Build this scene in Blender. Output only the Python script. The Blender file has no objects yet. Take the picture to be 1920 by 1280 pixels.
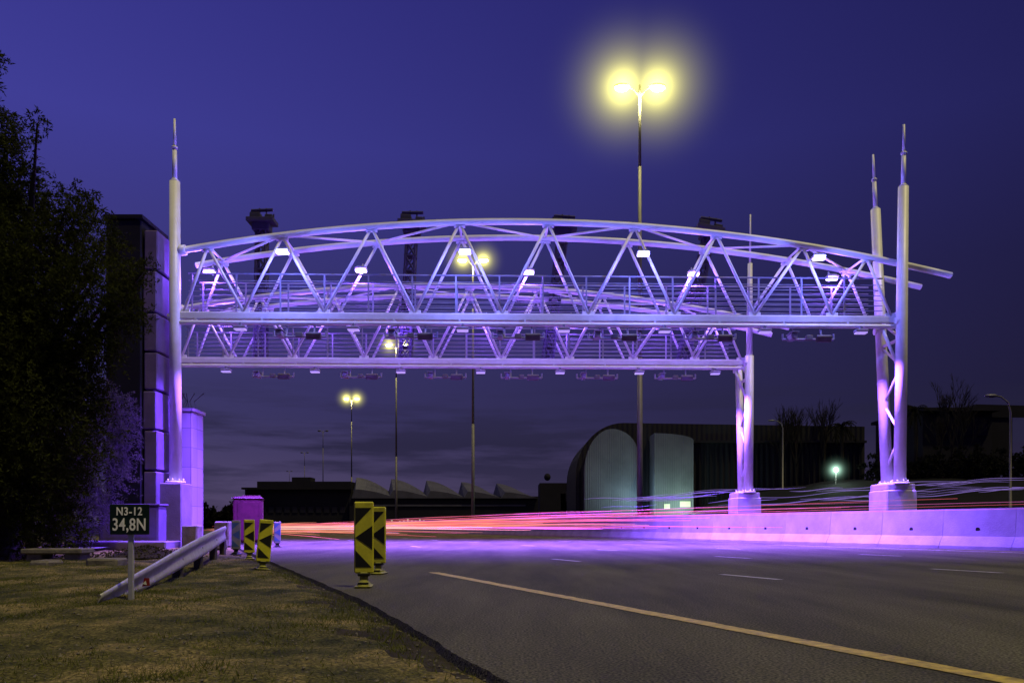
import bpy, math, random
import numpy as np
from mathutils import Vector, Matrix
random.seed(7); rng=np.random.default_rng(7)
S=bpy.context.scene; COL=S.collection
S.view_settings.view_transform='Standard'; S.view_settings.look='None'
S.view_settings.exposure=0; S.view_settings.gamma=1

# ---------------------------------------------------------------- materials
def _n(nt,t,**k):
    n=nt.nodes.new(t)
    for a,b in k.items(): setattr(n,a,b)
    return n
def mat(name,col,rough=.6,metal=0.,var=.25,scale=3.,bump=0.,bscale=40.,emit=None,estr=0.,col2=None,spec=.5):
    m=bpy.data.materials.new(name); m.use_nodes=True; nt=m.node_tree; b=nt.nodes['Principled BSDF']
    b.inputs['Roughness'].default_value=rough; b.inputs['Metallic'].default_value=metal
    b.inputs['Specular IOR Level'].default_value=spec
    tc=_n(nt,'ShaderNodeTexCoord'); no=_n(nt,'ShaderNodeTexNoise'); no.inputs['Scale'].default_value=scale
    no.inputs['Detail'].default_value=6; no.inputs['Roughness'].default_value=.65
    nt.links.new(tc.outputs['Object'],no.inputs['Vector'])
    r=_n(nt,'ShaderNodeValToRGB'); r.color_ramp.elements[0].position=.3; r.color_ramp.elements[1].position=.7
    c=np.array(col); d=np.array(col2) if col2 is not None else c*(1-var)
    r.color_ramp.elements[0].color=(*d,1); r.color_ramp.elements[1].color=(*c,1)
    nt.links.new(no.outputs['Fac'],r.inputs['Fac']); nt.links.new(r.outputs['Color'],b.inputs['Base Color'])
    if bump>0:
        n2=_n(nt,'ShaderNodeTexNoise'); n2.inputs['Scale'].default_value=bscale; n2.inputs['Detail'].default_value=5
        nt.links.new(tc.outputs['Object'],n2.inputs['Vector'])
        bp=_n(nt,'ShaderNodeBump'); bp.inputs['Strength'].default_value=bump; bp.inputs['Distance'].default_value=.02
        nt.links.new(n2.outputs['Fac'],bp.inputs['Height']); nt.links.new(bp.outputs['Normal'],b.inputs['Normal'])
    if emit is not None:
        b.inputs['Emission Color'].default_value=(*emit,1); b.inputs['Emission Strength'].default_value=estr
    return m
M={}
M['paint']=mat('gantry_paint',(.78,.77,.76),.42,var=.18,scale=2.5)
M['steel']=mat('galvanised_steel',(.5,.5,.52),.42,metal=.6,var=.35,scale=6)
M['rail']=mat('galvanised_rail',(.46,.46,.52),.5,metal=.2,var=.35,scale=7)
M['dark']=mat('dark_metal',(.05,.05,.06),.5,var=.4)
M['devgrey']=mat('camera_grey',(.26,.25,.31),.5,var=.3)
M['lampoff']=mat('lamp_grey',(.12,.12,.12),.5)
M['pole']=mat('pole_grey',(.12,.11,.11),.6,var=.3)
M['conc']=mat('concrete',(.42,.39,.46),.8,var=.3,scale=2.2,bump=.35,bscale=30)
M['concd']=mat('concrete_violet_lit',(.22,.17,.29),.85,var=.4,scale=2.2,bump=.35,bscale=30,spec=.2)  # darker concrete copy with the violet light mixed into its colour
M['concbar']=mat('barrier_concrete',(.45,.46,.48),.8,var=.38,scale=1.1,bump=.3,bscale=25,spec=.3)
M['hole']=mat('hole_black',(.01,.01,.01),.9)
M['yellow']=mat('yellow_plastic',(.66,.62,.03),.5,var=.4,scale=9)
M['black']=mat('black_plastic',(.012,.012,.012),.6,spec=.2)
M['blue']=mat('blue_plastic',(.05,.12,.3),.5)
M['white']=mat('white_paint',(.8,.8,.78),.5,var=.05)
M['whited']=mat('dull_white_plastic',(.25,.25,.27),.6,var=.3)  # white plastic toned down to a dull grey
M['signbg']=mat('sign_face',(.006,.018,.017),.6,var=.2,spec=.15)
M['mag']=mat('cabin_plastic',(.12,.02,.045),.65,var=.5,spec=.2)
M['lens_p']=mat('lamp_lens_violet',(.8,.8,.9),.3,emit=(.66,.52,1.),estr=5)
M['lens_d']=mat('downlight_lens_violet',(.5,.5,.6),.3,emit=(.5,.36,1.),estr=.75)
M['lens_y']=mat('lamp_lens_yellow',(.8,.8,.5),.3,emit=(1,.95,.4),estr=60)
M['lens_g']=mat('lamp_lens_white',(.8,.9,.8),.3,emit=(.7,1,.8),estr=40)
M['tower']=mat('tower_panel',(.15,.10,.24),.65,var=.5,scale=1.2,bump=.2,spec=.3)
M['tower_d']=mat('tower_dark',(.014,.012,.026),.75,var=.4,scale=1.5,spec=.1)
M['bark']=mat('bark',(.05,.04,.03),.9,bump=.6,bscale=20)
M['twig']=mat('twig_bark',(.02,.017,.015),.9,spec=.1)
M['stone']=mat('stone',(.20,.18,.16),.9,var=.5,scale=5,bump=.6,bscale=20,spec=.2)
M['hill']=mat('hill_grass',(.008,.008,.009),.95,var=.5,scale=.6,spec=.1)
M['bldg']=mat('warehouse_dark',(.016,.015,.022),.85,var=.3,scale=.5,spec=.1)
M['roof']=mat('metal_roof',(.075,.072,.105),.7,var=.45,scale=.4,spec=.2)
M['win']=mat('window_lit',(.3,.3,.2),.4,emit=(.8,1,.75),estr=.45)
M['win2']=mat('window_dim',(.012,.012,.016),.4,spec=.3)
M['red']=mat('reflector_red',(.28,.02,.02),.4)
M['trail_r']=mat('tail_light_red',(.5,.1,.1),.5,emit=(1,.17,.18),estr=.9)
M['trail_o']=mat('tail_light_orange',(.5,.2,.1),.5,emit=(1,.36,.20),estr=.95)
M['trail_m']=mat('tail_light_rose',(.5,.1,.3),.5,emit=(.95,.2,.55),estr=.8)
M['trail_h']=mat('head_light_white',(.5,.5,.4),.5,emit=(1,.8,.75),estr=.9)
M['trail_w']=mat('head_light_lilac',(.2,.15,.4),.5,emit=(.46,.31,1),estr=.36)
M['mast']=mat('mast_paint',(.035,.03,.06),.7,spec=.3)

def corr(name,col,freq,rough=.6,dist=.12):
    m=mat(name,col,rough,var=.4,scale=.35); nt=m.node_tree; b=nt.nodes['Principled BSDF']; b.inputs['Specular IOR Level'].default_value=.2
    tc=_n(nt,'ShaderNodeTexCoord'); w=_n(nt,'ShaderNodeTexWave'); w.inputs['Scale'].default_value=freq
    w.bands_direction='X'; nt.links.new(tc.outputs['Object'],w.inputs['Vector'])
    bp=_n(nt,'ShaderNodeBump'); bp.inputs['Strength'].default_value=.6; bp.inputs['Distance'].default_value=dist
    nt.links.new(w.outputs['Fac'],bp.inputs['Height']); nt.links.new(bp.outputs['Normal'],b.inputs['Normal'])
    return m
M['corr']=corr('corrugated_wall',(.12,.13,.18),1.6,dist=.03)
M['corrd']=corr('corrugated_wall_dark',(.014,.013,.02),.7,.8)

def leafmat(name,c1,c2,tr=.25):
    m=mat(name,c1,.85,col2=c2,scale=1.6,spec=.05); nt=m.node_tree; b=nt.nodes['Principled BSDF']
    o=nt.nodes['Material Output']; t=_n(nt,'ShaderNodeBsdfTranslucent'); t.inputs['Color'].default_value=(*c1,1)
    mx=_n(nt,'ShaderNodeMixShader'); mx.inputs[0].default_value=tr
    nt.links.new(b.outputs[0],mx.inputs[1]); nt.links.new(t.outputs[0],mx.inputs[2]); nt.links.new(mx.outputs[0],o.inputs[0])
    return m
M['leaf']=leafmat('foliage',(.046,.054,.009),(.006,.009,.003))
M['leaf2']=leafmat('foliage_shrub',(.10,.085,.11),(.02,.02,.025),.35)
M['far']=leafmat('foliage_far',(.010,.010,.008),(.005,.005,.005))
M['grass']=leafmat('grass_blade',(.14,.15,.026),(.055,.07,.014),.3)

def asphalt():
    m=bpy.data.materials.new('asphalt'); m.use_nodes=True; nt=m.node_tree; b=nt.nodes['Principled BSDF']; L=nt.links.new
    tc=_n(nt,'ShaderNodeTexCoord')
    v=_n(nt,'ShaderNodeTexVoronoi'); v.inputs['Scale'].default_value=100; L(tc.outputs['Object'],v.inputs['Vector'])
    n1=_n(nt,'ShaderNodeTexNoise'); n1.inputs['Scale'].default_value=.7; n1.inputs['Detail'].default_value=8; n1.inputs['Roughness'].default_value=.62
    mp=_n(nt,'ShaderNodeMapping'); mp.inputs['Rotation'].default_value=(0,0,math.radians(-22)); mp.inputs['Scale'].default_value=(1.8,.3,1)
    L(tc.outputs['Object'],mp.inputs['Vector']); L(mp.outputs[0],n1.inputs['Vector'])
    r1=_n(nt,'ShaderNodeValToRGB'); r1.color_ramp.elements[0].position=.34; r1.color_ramp.elements[1].position=.68
    r1.color_ramp.elements[0].color=(.042,.041,.028,1); r1.color_ramp.elements[1].color=(.098,.094,.060,1)
    L(n1.outputs['Fac'],r1.inputs['Fac'])
    n3=_n(nt,'ShaderNodeTexNoise'); n3.inputs['Scale'].default_value=75; n3.inputs['Detail'].default_value=4; L(tc.outputs['Object'],n3.inputs['Vector'])
    r2=_n(nt,'ShaderNodeValToRGB'); r2.color_ramp.elements[0].position=.38; r2.color_ramp.elements[1].position=.64
    r2.color_ramp.elements[0].color=(.33,.33,.33,1); r2.color_ramp.elements[1].color=(1.9,1.85,1.7,1)
    L(n3.outputs['Fac'],r2.inputs['Fac'])
    mx=_n(nt,'ShaderNodeMix',data_type='RGBA',blend_type='MULTIPLY'); mx.inputs[0].default_value=1
    L(r1.outputs[0],mx.inputs[6]); L(r2.outputs[0],mx.inputs[7]); L(mx.outputs[2],b.inputs['Base Color'])
    b.inputs['Roughness'].default_value=.85; b.inputs['Specular IOR Level'].default_value=.12
    bp=_n(nt,'ShaderNodeBump'); bp.inputs['Strength'].default_value=.6; bp.inputs['Distance'].default_value=.006
    L(v.outputs['Distance'],bp.inputs['Height']); L(bp.outputs[0],b.inputs['Normal'])
    return m
M['asphalt']=asphalt()
def linepaint(name,col):
    return mat(name,col,.65,var=.7,scale=16,bump=.3,bscale=80)
M['yline']=linepaint('yellow_line_paint',(.64,.48,.05)); M['wline']=linepaint('white_line_paint',(.62,.60,.56))
def soil():
    m=bpy.data.materials.new('verge_soil'); m.use_nodes=True; nt=m.node_tree; b=nt.nodes['Principled BSDF']; L=nt.links.new
    tc=_n(nt,'ShaderNodeTexCoord')
    n1=_n(nt,'ShaderNodeTexNoise'); n1.inputs['Scale'].default_value=1.1; n1.inputs['Detail'].default_value=11; n1.inputs['Roughness'].default_value=.74
    L(tc.outputs['Object'],n1.inputs['Vector'])
    r=_n(nt,'ShaderNodeValToRGB'); e=r.color_ramp.elements; e[0].position=.39; e[0].color=(.034,.038,.009,1); e[1].position=.62; e[1].color=(.26,.20,.080,1)
    x=e.new(.50); x.color=(.105,.095,.027,1)
    L(n1.outputs['Fac'],r.inputs['Fac'])
    n2=_n(nt,'ShaderNodeTexNoise'); n2.inputs['Scale'].default_value=60; n2.inputs['Detail'].default_value=4; L(tc.outputs['Object'],n2.inputs['Vector'])
    r2=_n(nt,'ShaderNodeValToRGB'); r2.color_ramp.elements[0].position=.35; r2.color_ramp.elements[1].position=.68
    r2.color_ramp.elements[0].color=(.3,.3,.3,1); r2.color_ramp.elements[1].color=(1.5,1.5,1.5,1)
    L(n2.outputs['Fac'],r2.inputs['Fac'])
    mx=_n(nt,'ShaderNodeMix',data_type='RGBA',blend_type='MULTIPLY'); mx.inputs[0].default_value=1
    L(r.outputs[0],mx.inputs[6]); L(r2.outputs[0],mx.inputs[7])
    L(mx.outputs[2],b.inputs['Base Color']); b.inputs['Roughness'].default_value=.95; b.inputs['Specular IOR Level'].default_value=.1
    bp=_n(nt,'ShaderNodeBump'); bp.inputs['Strength'].default_value=.8; bp.inputs['Distance'].default_value=.02
    L(n2.outputs['Fac'],bp.inputs['Height']); L(bp.outputs[0],b.inputs['Normal'])
    return m
M['soil']=soil()
M['soild']=mat('edge_shade_heap_soil',(.05,.042,.02),.95,var=.6,scale=8,bump=.8,bscale=30,spec=.1)  # road edge's shadow line put into a darker soil colour; also the heap
def tiles():
    m=bpy.data.materials.new('tiled_panel'); m.use_nodes=True; nt=m.node_tree; b=nt.nodes['Principled BSDF']; L=nt.links.new
    tc=_n(nt,'ShaderNodeTexCoord'); sp=_n(nt,'ShaderNodeSeparateXYZ'); cb=_n(nt,'ShaderNodeCombineXYZ'); ad=_n(nt,'ShaderNodeMath',operation='ADD')
    L(tc.outputs['Object'],sp.inputs[0]); L(sp.outputs[0],ad.inputs[0]); L(sp.outputs[1],ad.inputs[1]); L(ad.outputs[0],cb.inputs[0]); L(sp.outputs[2],cb.inputs[1])
    br=_n(nt,'ShaderNodeTexBrick'); br.offset=0; br.inputs['Scale'].default_value=1; br.inputs['Brick Width'].default_value=.45; br.inputs['Row Height'].default_value=.6
    br.inputs['Mortar Size'].default_value=.008; br.inputs['Color1'].default_value=(.36,.32,.40,1); br.inputs['Color2'].default_value=(.28,.25,.32,1); br.inputs['Mortar'].default_value=(.13,.12,.15,1)
    L(cb.outputs[0],br.inputs['Vector']); L(br.outputs['Color'],b.inputs['Base Color']); b.inputs['Roughness'].default_value=.7
    return m
M['tiles']=tiles()

# ---------------------------------------------------------------- mesh builder
class B:
    def __init__(s): s.v=[]; s.f=[]; s.m=[]
    def add(s,vs,fs,mi=0):
        o=len(s.v); s.v+= [tuple(v) for v in vs]; s.f+=[tuple(i+o for i in f) for f in fs]; s.m+=[mi]*len(fs); return s
    def tube(s,p,q,r,r2=None,n=10,mi=0,cap=True):
        p=Vector(p); q=Vector(q); r2=r if r2 is None else r2; d=(q-p).normalized()
        a=d.orthogonal().normalized(); b=d.cross(a); vs=[]
        for c,rr in((p,r),(q,r2)):
            for i in range(n):
                t=2*math.pi*i/n; vs.append(c+a*math.cos(t)*rr+b*math.sin(t)*rr)
        fs=[(i,(i+1)%n,n+(i+1)%n,n+i) for i in range(n)]
        if cap: fs+=[tuple(range(n-1,-1,-1)),tuple(range(n,2*n))]
        return s.add(vs,fs,mi)
    def path(s,pts,r,n=8,mi=0,rr=None):
        pts=[Vector(p) for p in pts]; vs=[]; up=Vector((0,0,1))
        for k,p in enumerate(pts):
            d=(pts[min(k+1,len(pts)-1)]-pts[max(k-1,0)]).normalized()
            a=d.cross(up); a=a.normalized() if a.length>1e-3 else Vector((1,0,0)); b=d.cross(a)
            R=rr[k] if rr else r
            for i in range(n):
                t=2*math.pi*i/n; vs.append(p+a*math.cos(t)*R+b*math.sin(t)*R)
        fs=[(k*n+i,k*n+(i+1)%n,(k+1)*n+(i+1)%n,(k+1)*n+i) for k in range(len(pts)-1) for i in range(n)]
        fs+=[tuple(range(n)),tuple(range((len(pts)-1)*n+n-1,(len(pts)-1)*n-1,-1))]
        return s.add(vs,fs,mi)
    def box(s,c,d,mi=0,bev=0.,rot=None,taper=1.):
        x,y,z=d[0]/2,d[1]/2,d[2]/2; b=min(bev,x*.9,y*.9,z*.9)
        vs=[];fs=[]
        if b<=0:
            for zz,t in((-z,1),(z,taper)):
                vs+=[(-x*t,-y*t,zz),(x*t,-y*t,zz),(x*t,y*t,zz),(-x*t,y*t,zz)]
            fs=[(3,2,1,0),(4,5,6,7),(0,1,5,4),(1,2,6,5),(2,3,7,6),(3,0,4,7)]
        else:
            def ring(X,Y,zz): return [(-X+b,-Y,zz),(X-b,-Y,zz),(X,-Y+b,zz),(X,Y-b,zz),(X-b,Y,zz),(-X+b,Y,zz),(-X,Y-b,zz),(-X,-Y+b,zz)]
            def ins(X,Y,zz): 
                e=b*.35; return [(-X+b,-Y+b,zz),(X-b,-Y+b,zz),(X-b,-Y+b+e,zz),(X-b,Y-b-e,zz),(X-b,Y-b,zz),(-X+b,Y-b,zz),(-X+b,Y-b-e,zz),(-X+b,-Y+b+e,zz)]
            vs=ins(x,y,-z)+ring(x,y,-z+b)+ring(x*taper,y*taper,z-b)+ins(x*taper,y*taper,z)
            fs=[tuple(range(7,-1,-1)),tuple(range(24,32))]
            for k in range(3): fs+=[(k*8+i,k*8+(i+1)%8,(k+1)*8+(i+1)%8,(k+1)*8+i) for i in range(8)]
        R=rot if rot is not None else Matrix.Identity(3); c=Vector(c)
        return s.add([c+R@Vector(v) for v in vs],fs,mi)
    def ell(s,c,d,n=14,k=8,mi=0):
        vs=[];fs=[]
        for j in range(k+1):
            ph=math.pi*j/k
            for i in range(n):
                t=2*math.pi*i/n; vs.append((c[0]+d[0]*math.sin(ph)*math.cos(t),c[1]+d[1]*math.sin(ph)*math.sin(t),c[2]+d[2]*math.cos(ph)))
        for j in range(k):
            for i in range(n): fs.append((j*n+i,(j+1)*n+i,(j+1)*n+(i+1)%n,j*n+(i+1)%n))
        return s.add(vs,fs,mi)
    def mesh(s,name,mats,smooth=False):
        me=bpy.data.meshes.new(name); me.from_pydata(s.v,[],s.f)
        if not isinstance(mats,(list,tuple)): mats=[mats]
        for m in mats: me.materials.append(m)
        me.polygons.foreach_set('material_index',s.m)
        if smooth: me.polygons.foreach_set('use_smooth',[len(f)<=4 for f in s.f])
        me.update(); return me
    def obj(s,name,mats,parent=None,smooth=False,loc=None,**props):
        o=bpy.data.objects.new(name,s.mesh(name,mats,smooth)); COL.objects.link(o)
        if parent: o.parent=parent
        if loc: o.location=loc
        for k,v in props.items(): o[k]=v
        return o
def empty(name,loc,label,cat,group=None,rot=0):
    o=bpy.data.objects.new(name,None); COL.objects.link(o); o.location=loc; o.rotation_euler=(0,0,rot); o.empty_display_size=.2
    o['label']=label; o['category']=cat
    if group: o['group']=group
    return o
def copy_thing(root,loc,rot=None,label=None):
    r=root.copy(); COL.objects.link(r); r.location=loc
    if rot is not None: r.rotation_euler=rot
    if label: r['label']=label
    def rec(a,b):
        for c in a.children:
            k=c.copy(); COL.objects.link(k); k.parent=b; rec(c,k)
    rec(root,r); return r
def light(name,kind,loc,e,col,parent=None,rot=None,**k):
    l=bpy.data.lights.new(name,kind); l.energy=e; l.color=col
    for a,b in k.items(): setattr(l,a,b)
    o=bpy.data.objects.new(name,l); COL.objects.link(o); o.location=loc
    if rot: o.rotation_euler=rot
    if parent: o.parent=parent
    return o
F=1493.3
def P(px,py,y): return Vector(((px-960)/F*y, y, .6+(985-py)/F*y))
SL=-.41
def sm(a,b_,x):
    t=min(1,max(0,(x-a)/(b_-a))); return t*t*(3-2*t)
def edge(y): return 1.43+SL*y-.2*sm(6.8,2.4,y)

# ---------------------------------------------------------------- world
w=bpy.data.worlds.new('World'); S.world=w; w.use_nodes=True; nt=w.node_tree; L=nt.links.new
bg=nt.nodes['Background']; tc=_n(nt,'ShaderNodeTexCoord'); sp=_n(nt,'ShaderNodeSeparateXYZ'); L(tc.outputs['Generated'],sp.inputs[0])
cr=_n(nt,'ShaderNodeValToRGB'); e=cr.color_ramp.elements
stops=[(0,(.075,.054,.115)),(.05,(.064,.050,.118)),(.13,(.038,.033,.108)),(.28,(.036,.032,.155)),(.42,(.040,.038,.240)),(.55,(.031,.029,.210)),(1,(.014,.014,.11))]
e[0].position=0;e[0].color=(*stops[0][1],1);e[1].position=1;e[1].color=(*stops[-1][1],1)
for p_,c_ in stops[1:-1]:
    x=e.new(p_); x.color=(*c_,1)
L(sp.outputs[2],cr.inputs[0])
mr=_n(nt,'ShaderNodeMapRange'); mr.inputs[1].default_value=-.5; mr.inputs[2].default_value=.6; mr.inputs[3].default_value=1.25; mr.inputs[4].default_value=.32
L(sp.outputs[0],mr.inputs[0])
m1=_n(nt,'ShaderNodeMix',data_type='RGBA',blend_type='MULTIPLY'); m1.inputs[0].default_value=1
L(cr.outputs[0],m1.inputs[6]); L(mr.outputs[0],m1.inputs[7])
mp=_n(nt,'ShaderNodeMapping'); mp.inputs['Scale'].default_value=(2.6,2.6,24); L(tc.outputs['Generated'],mp.inputs[0])
no=_n(nt,'ShaderNodeTexNoise'); no.inputs['Scale'].default_value=1.7; no.inputs['Detail'].default_value=8; no.inputs['Roughness'].default_value=.58; L(mp.outputs[0],no.inputs[0])
r3=_n(nt,'ShaderNodeValToRGB'); r3.color_ramp.elements[0].position=.47; r3.color_ramp.elements[1].position=.60; L(no.outputs[0],r3.inputs[0])
band=_n(nt,'ShaderNodeValToRGB'); be=band.color_ramp.elements; be[0].position=0; be[0].color=(.3,.3,.3,1); be[1].position=.18; be[1].color=(0,0,0,1); x=be.new(.10); x.color=(.8,.8,.8,1)
L(sp.outputs[2],band.inputs[0])
mm=_n(nt,'ShaderNodeMath',operation='MULTIPLY'); L(r3.outputs[0],mm.inputs[0]); L(band.outputs[0],mm.inputs[1])
m2=_n(nt,'ShaderNodeMix',data_type='RGBA'); L(mm.outputs[0],m2.inputs[0]); L(m1.outputs[2],m2.inputs[6]); m2.inputs[7].default_value=(.019,.017,.045,1)
sky=_n(nt,'ShaderNodeTexSky',sky_type='NISHITA'); sky.sun_disc=False; sky.sun_elevation=math.radians(-4); sky.sun_rotation=math.radians(200)
m3=_n(nt,'ShaderNodeMix',data_type='RGBA',blend_type='ADD'); m3.inputs[0].default_value=.04; L(m2.outputs[2],m3.inputs[6]); L(sky.outputs[0],m3.inputs[7])
L(m3.outputs[2],bg.inputs[0]); bg.inputs[1].default_value=1

street_fill=light('street_fill','SUN',(0,0,30),1.85,(1,.87,.38),angle=math.radians(2))  # added directional lamp standing in for unseen yellow street lighting behind the camera
street_fill.rotation_euler=Vector((-.45,.30,-1.15)).to_track_quat('-Z','Y').to_euler()

# ---------------------------------------------------------------- ground, road, markings
g=B(); R=1500
g.add([(-R,-R,-.10),(R,-R,-.10),(R,R,-.10),(-R,R,-.10)],[(0,1,2,3)]); g.obj('ground',mat('ground_soil',(.02,.018,.012),.95,var=.5,scale=.8,spec=.1),kind='structure')
def strip(c0,c1,y0,y1,z,jl=0,jr=0,step=.12,road=False):
    ys=list(np.arange(y0,min(y1,34),step)); 
    if y1>34: ys+=list(np.arange(34,y1,8))
    ys.append(y1); b=B(); vs=[]
    for i,y in enumerate(ys):
        bend=-.0012*max(0,y-60)**2*.4
        jj=(math.sin(y*3.1)*.5+math.sin(y*7.7+1)*.4+math.sin(y*17.3)*.2+random.uniform(-.35,.35))
        l=edge(y) if road else c0+SL*y
        vs+=[(l+bend+jl*jj,y,z),(c1+SL*y+bend+jr*random.uniform(-1,1),y,z)]
    b.add(vs,[(2*i,2*i+1,2*i+3,2*i+2) for i in range(len(ys)-1)])
    return b
b=strip(1.43,21.6,-6,260,0,jl=.014,step=.06,road=True)
vs=[(v[0]-.03,v[1],-.07) for v in b.v[0::2]]; o=len(b.v); b.v+=vs
for i in range(len(vs)-1): b.f.append((2*i,2*i+2,o+i+1,o+i)); b.m.append(0)
b.obj('road',M['asphalt'],kind='structure')
strip(3.11,3.25,-2,10.2,.004,.008,.008,step=.1).obj('yellow_edge_line',M['yline'],kind='structure')
b=B()
for c,ph in((6.6,8.85),(10.35,10.1),(14.1,11.2)):
    y=ph-9.0
    while y<80:
        if y>0.5 and not (c==6.6 and 16<y<20):
            y1=y+.95; b.add([(c-.05+SL*y,y,.004),(c+.05+SL*y,y,.004),(c+.05+SL*y1,y1,.004),(c-.05+SL*y1,y1,.004)],[(0,1,2,3)])
        y+=4.5
b.obj('white_lane_markings',M['wline'],kind='structure')
strip(18.3,18.42,2,90,.004,.006,.006,step=.3).obj('white_edge_line',M['wline'],kind='structure')
def vz(d,x,y):
    base=-.04+.04*min(1,max(0,(d-.02)/.35))
    return base-.004+.02*math.sin(x*2.1+y*1.3)*min(1,d)+.014*math.sin(x*5.3-y*3.7)*min(1,d)+.006*math.sin(x*13+y*9)
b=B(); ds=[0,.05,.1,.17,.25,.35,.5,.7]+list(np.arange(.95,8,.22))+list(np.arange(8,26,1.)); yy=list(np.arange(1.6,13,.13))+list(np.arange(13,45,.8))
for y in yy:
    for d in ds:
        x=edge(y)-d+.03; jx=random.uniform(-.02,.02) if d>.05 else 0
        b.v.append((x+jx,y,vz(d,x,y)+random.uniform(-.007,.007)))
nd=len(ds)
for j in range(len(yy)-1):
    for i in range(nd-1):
        b.f.append((j*nd+i,j*nd+i+1,(j+1)*nd+i+1,(j+1)*nd+i)); b.m.append(1 if ds[i]<.10+.18*(math.sin(yy[j]*2.3)*math.sin(yy[j]*5.1+1)+random.random()) else 0)  # darker faces along the road edge paint in its shadow line
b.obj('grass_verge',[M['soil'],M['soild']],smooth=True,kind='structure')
b=B(); b.add([(-20,14.6,.055),(-9.4,14.6,.055),(-10.2,20.2,.055),(-20,20.2,.055)],[(0,1,2,3)]); b.obj('pavement',M['conc'],kind='structure')
def npmesh(name,V,nf,per,m,**props):
    me=bpy.data.meshes.new(name); me.vertices.add(len(V)); me.vertices.foreach_set('co',V.astype(np.float32).ravel())
    me.loops.add(nf*per); me.loops.foreach_set('vertex_index',np.arange(nf*per,dtype=np.int32))
    me.polygons.add(nf); me.polygons.foreach_set('loop_start',np.arange(0,nf*per,per,dtype=np.int32)); me.polygons.foreach_set('loop_total',np.full(nf,per,dtype=np.int32))
    me.materials.append(m); me.update(); me.validate(); o=bpy.data.objects.new(name,me); COL.objects.link(o)
    for k,v in props.items(): o[k]=v
    return o
tri=[]
def dens(x,y): return .5+.5*math.sin(x*1.7+.6*y)*math.sin(y*1.1-x*.8+1)+.3*math.sin(x*6+y*4)*math.sin(x*3-y*5)
cnt=0
while cnt<75000:
    y=2.4+ (random.random()**1.5)*12; d=random.random()**.8*6.; x=edge(y)-d+.01
    if random.random()>max(0.05,dens(x,y)-.28+ (.5 if d<.3 else 0)): continue
    h=random.uniform(.010,.038)*(1.4 if d<.3 else 1); a=random.uniform(0,6.28); wd=random.uniform(.0015,.0035)
    z=vz(d,x,y)-.004; ca,sa=math.cos(a)*wd,math.sin(a)*wd; lx_,ly_=random.gauss(0,.6)*h,random.gauss(0,.6)*h
    tri+=[(x-ca,y-sa,z),(x+ca,y+sa,z),(x+lx_,y+ly_,z+h)]; cnt+=1
npmesh('grass',np.array(tri),cnt,3,M['grass'],kind='stuff')
b=B()
for i in range(2600):
    y=2.4+random.random()**1.6*11; d=random.random()**1.4*4.5+.02; x=edge(y)-d+random.uniform(0,.05); r=random.uniform(.003,.012); z=vz(d,x,y)+r*.3
    q=[(x+r*random.uniform(.6,1.2)*cx,y+r*random.uniform(.6,1.2)*cy,z+r*.7*cz*random.uniform(.6,1.1)) for cx,cy,cz in((1,0,0),(0,1,0),(-1,0,0),(0,-1,0),(0,0,1),(0,0,-1))]
    b.add(q,[(0,1,4),(1,2,4),(2,3,4),(3,0,4),(1,0,5),(2,1,5),(3,2,5),(0,3,5)])
b.obj('gravel',M['stone'],kind='stuff')
def hz(x,y): return 3.9*sm(36,58,y+.25*(x-20))*sm(8,24,x)+.12*math.sin(x*.9)*math.sin(y*.7)*sm(8,14,x)
b=B(); xs=np.arange(8,120,2.); yy=np.arange(32,130,2.)
for y in yy:
    for x in xs: b.v.append((x,y,hz(x,y)-.06))
nx=len(xs)
for j in range(len(yy)-1):
    for i in range(nx-1): b.f.append((j*nx+i,j*nx+i+1,(j+1)*nx+i+1,(j+1)*nx+i)); b.m.append(0)
b.obj('hillside',M['hill'],smooth=True,kind='structure')

# ---------------------------------------------------------------- concrete barriers
LB=2.0; prof=[(-.30,0),(-.30,.08),(-.16,.33),(-.10,1.04),(.10,1.04),(.16,.33),(.30,.08),(.30,0)]
b=B(); vs=[]
for yy_,s_ in((-LB/2+.003,.98),(-LB/2+.013,1),(LB/2-.013,1),(LB/2-.003,.98)):
    vs+=[(p[0]*s_,yy_,p[1]*(1 if s_==1 else .997)) for p in prof]
b.add(vs,[(k*8+i,k*8+i+1,(k+1)*8+i+1,(k+1)*8+i) for k in range(3) for i in range(7)]+[tuple(range(7,-1,-1)),tuple(range(24,32))])
h=B().tube((-.15,0,.5),(-.06,0,.505),.06,n=12)
pos=[]; yb=11.; c=20.25
def bx(y): return c+SL*y+.0022*max(0,y-26)**1.6
while yb<105:
    sl=(bx(yb+.5)-bx(yb-.5)); pos.append((bx(yb),yb)); yb+=LB/math.sqrt(1+sl*sl)
proto=None
for (x,y) in pos:
    sl=(bx(y+.5)-bx(y-.5)); a=math.atan(-sl)
    if proto is None:
        proto=empty('concrete_barrier',(x,y,0),'pale concrete median barrier segment with lifting hole','barrier','concrete barrier segments along the road',a)
        b.obj('barrier_body',M['concbar'],proto); h.obj('lifting_hole',M['hole'],proto)
    else: copy_thing(proto,(x,y,0),(0,0,a+random.uniform(-.003,.003)))

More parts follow.
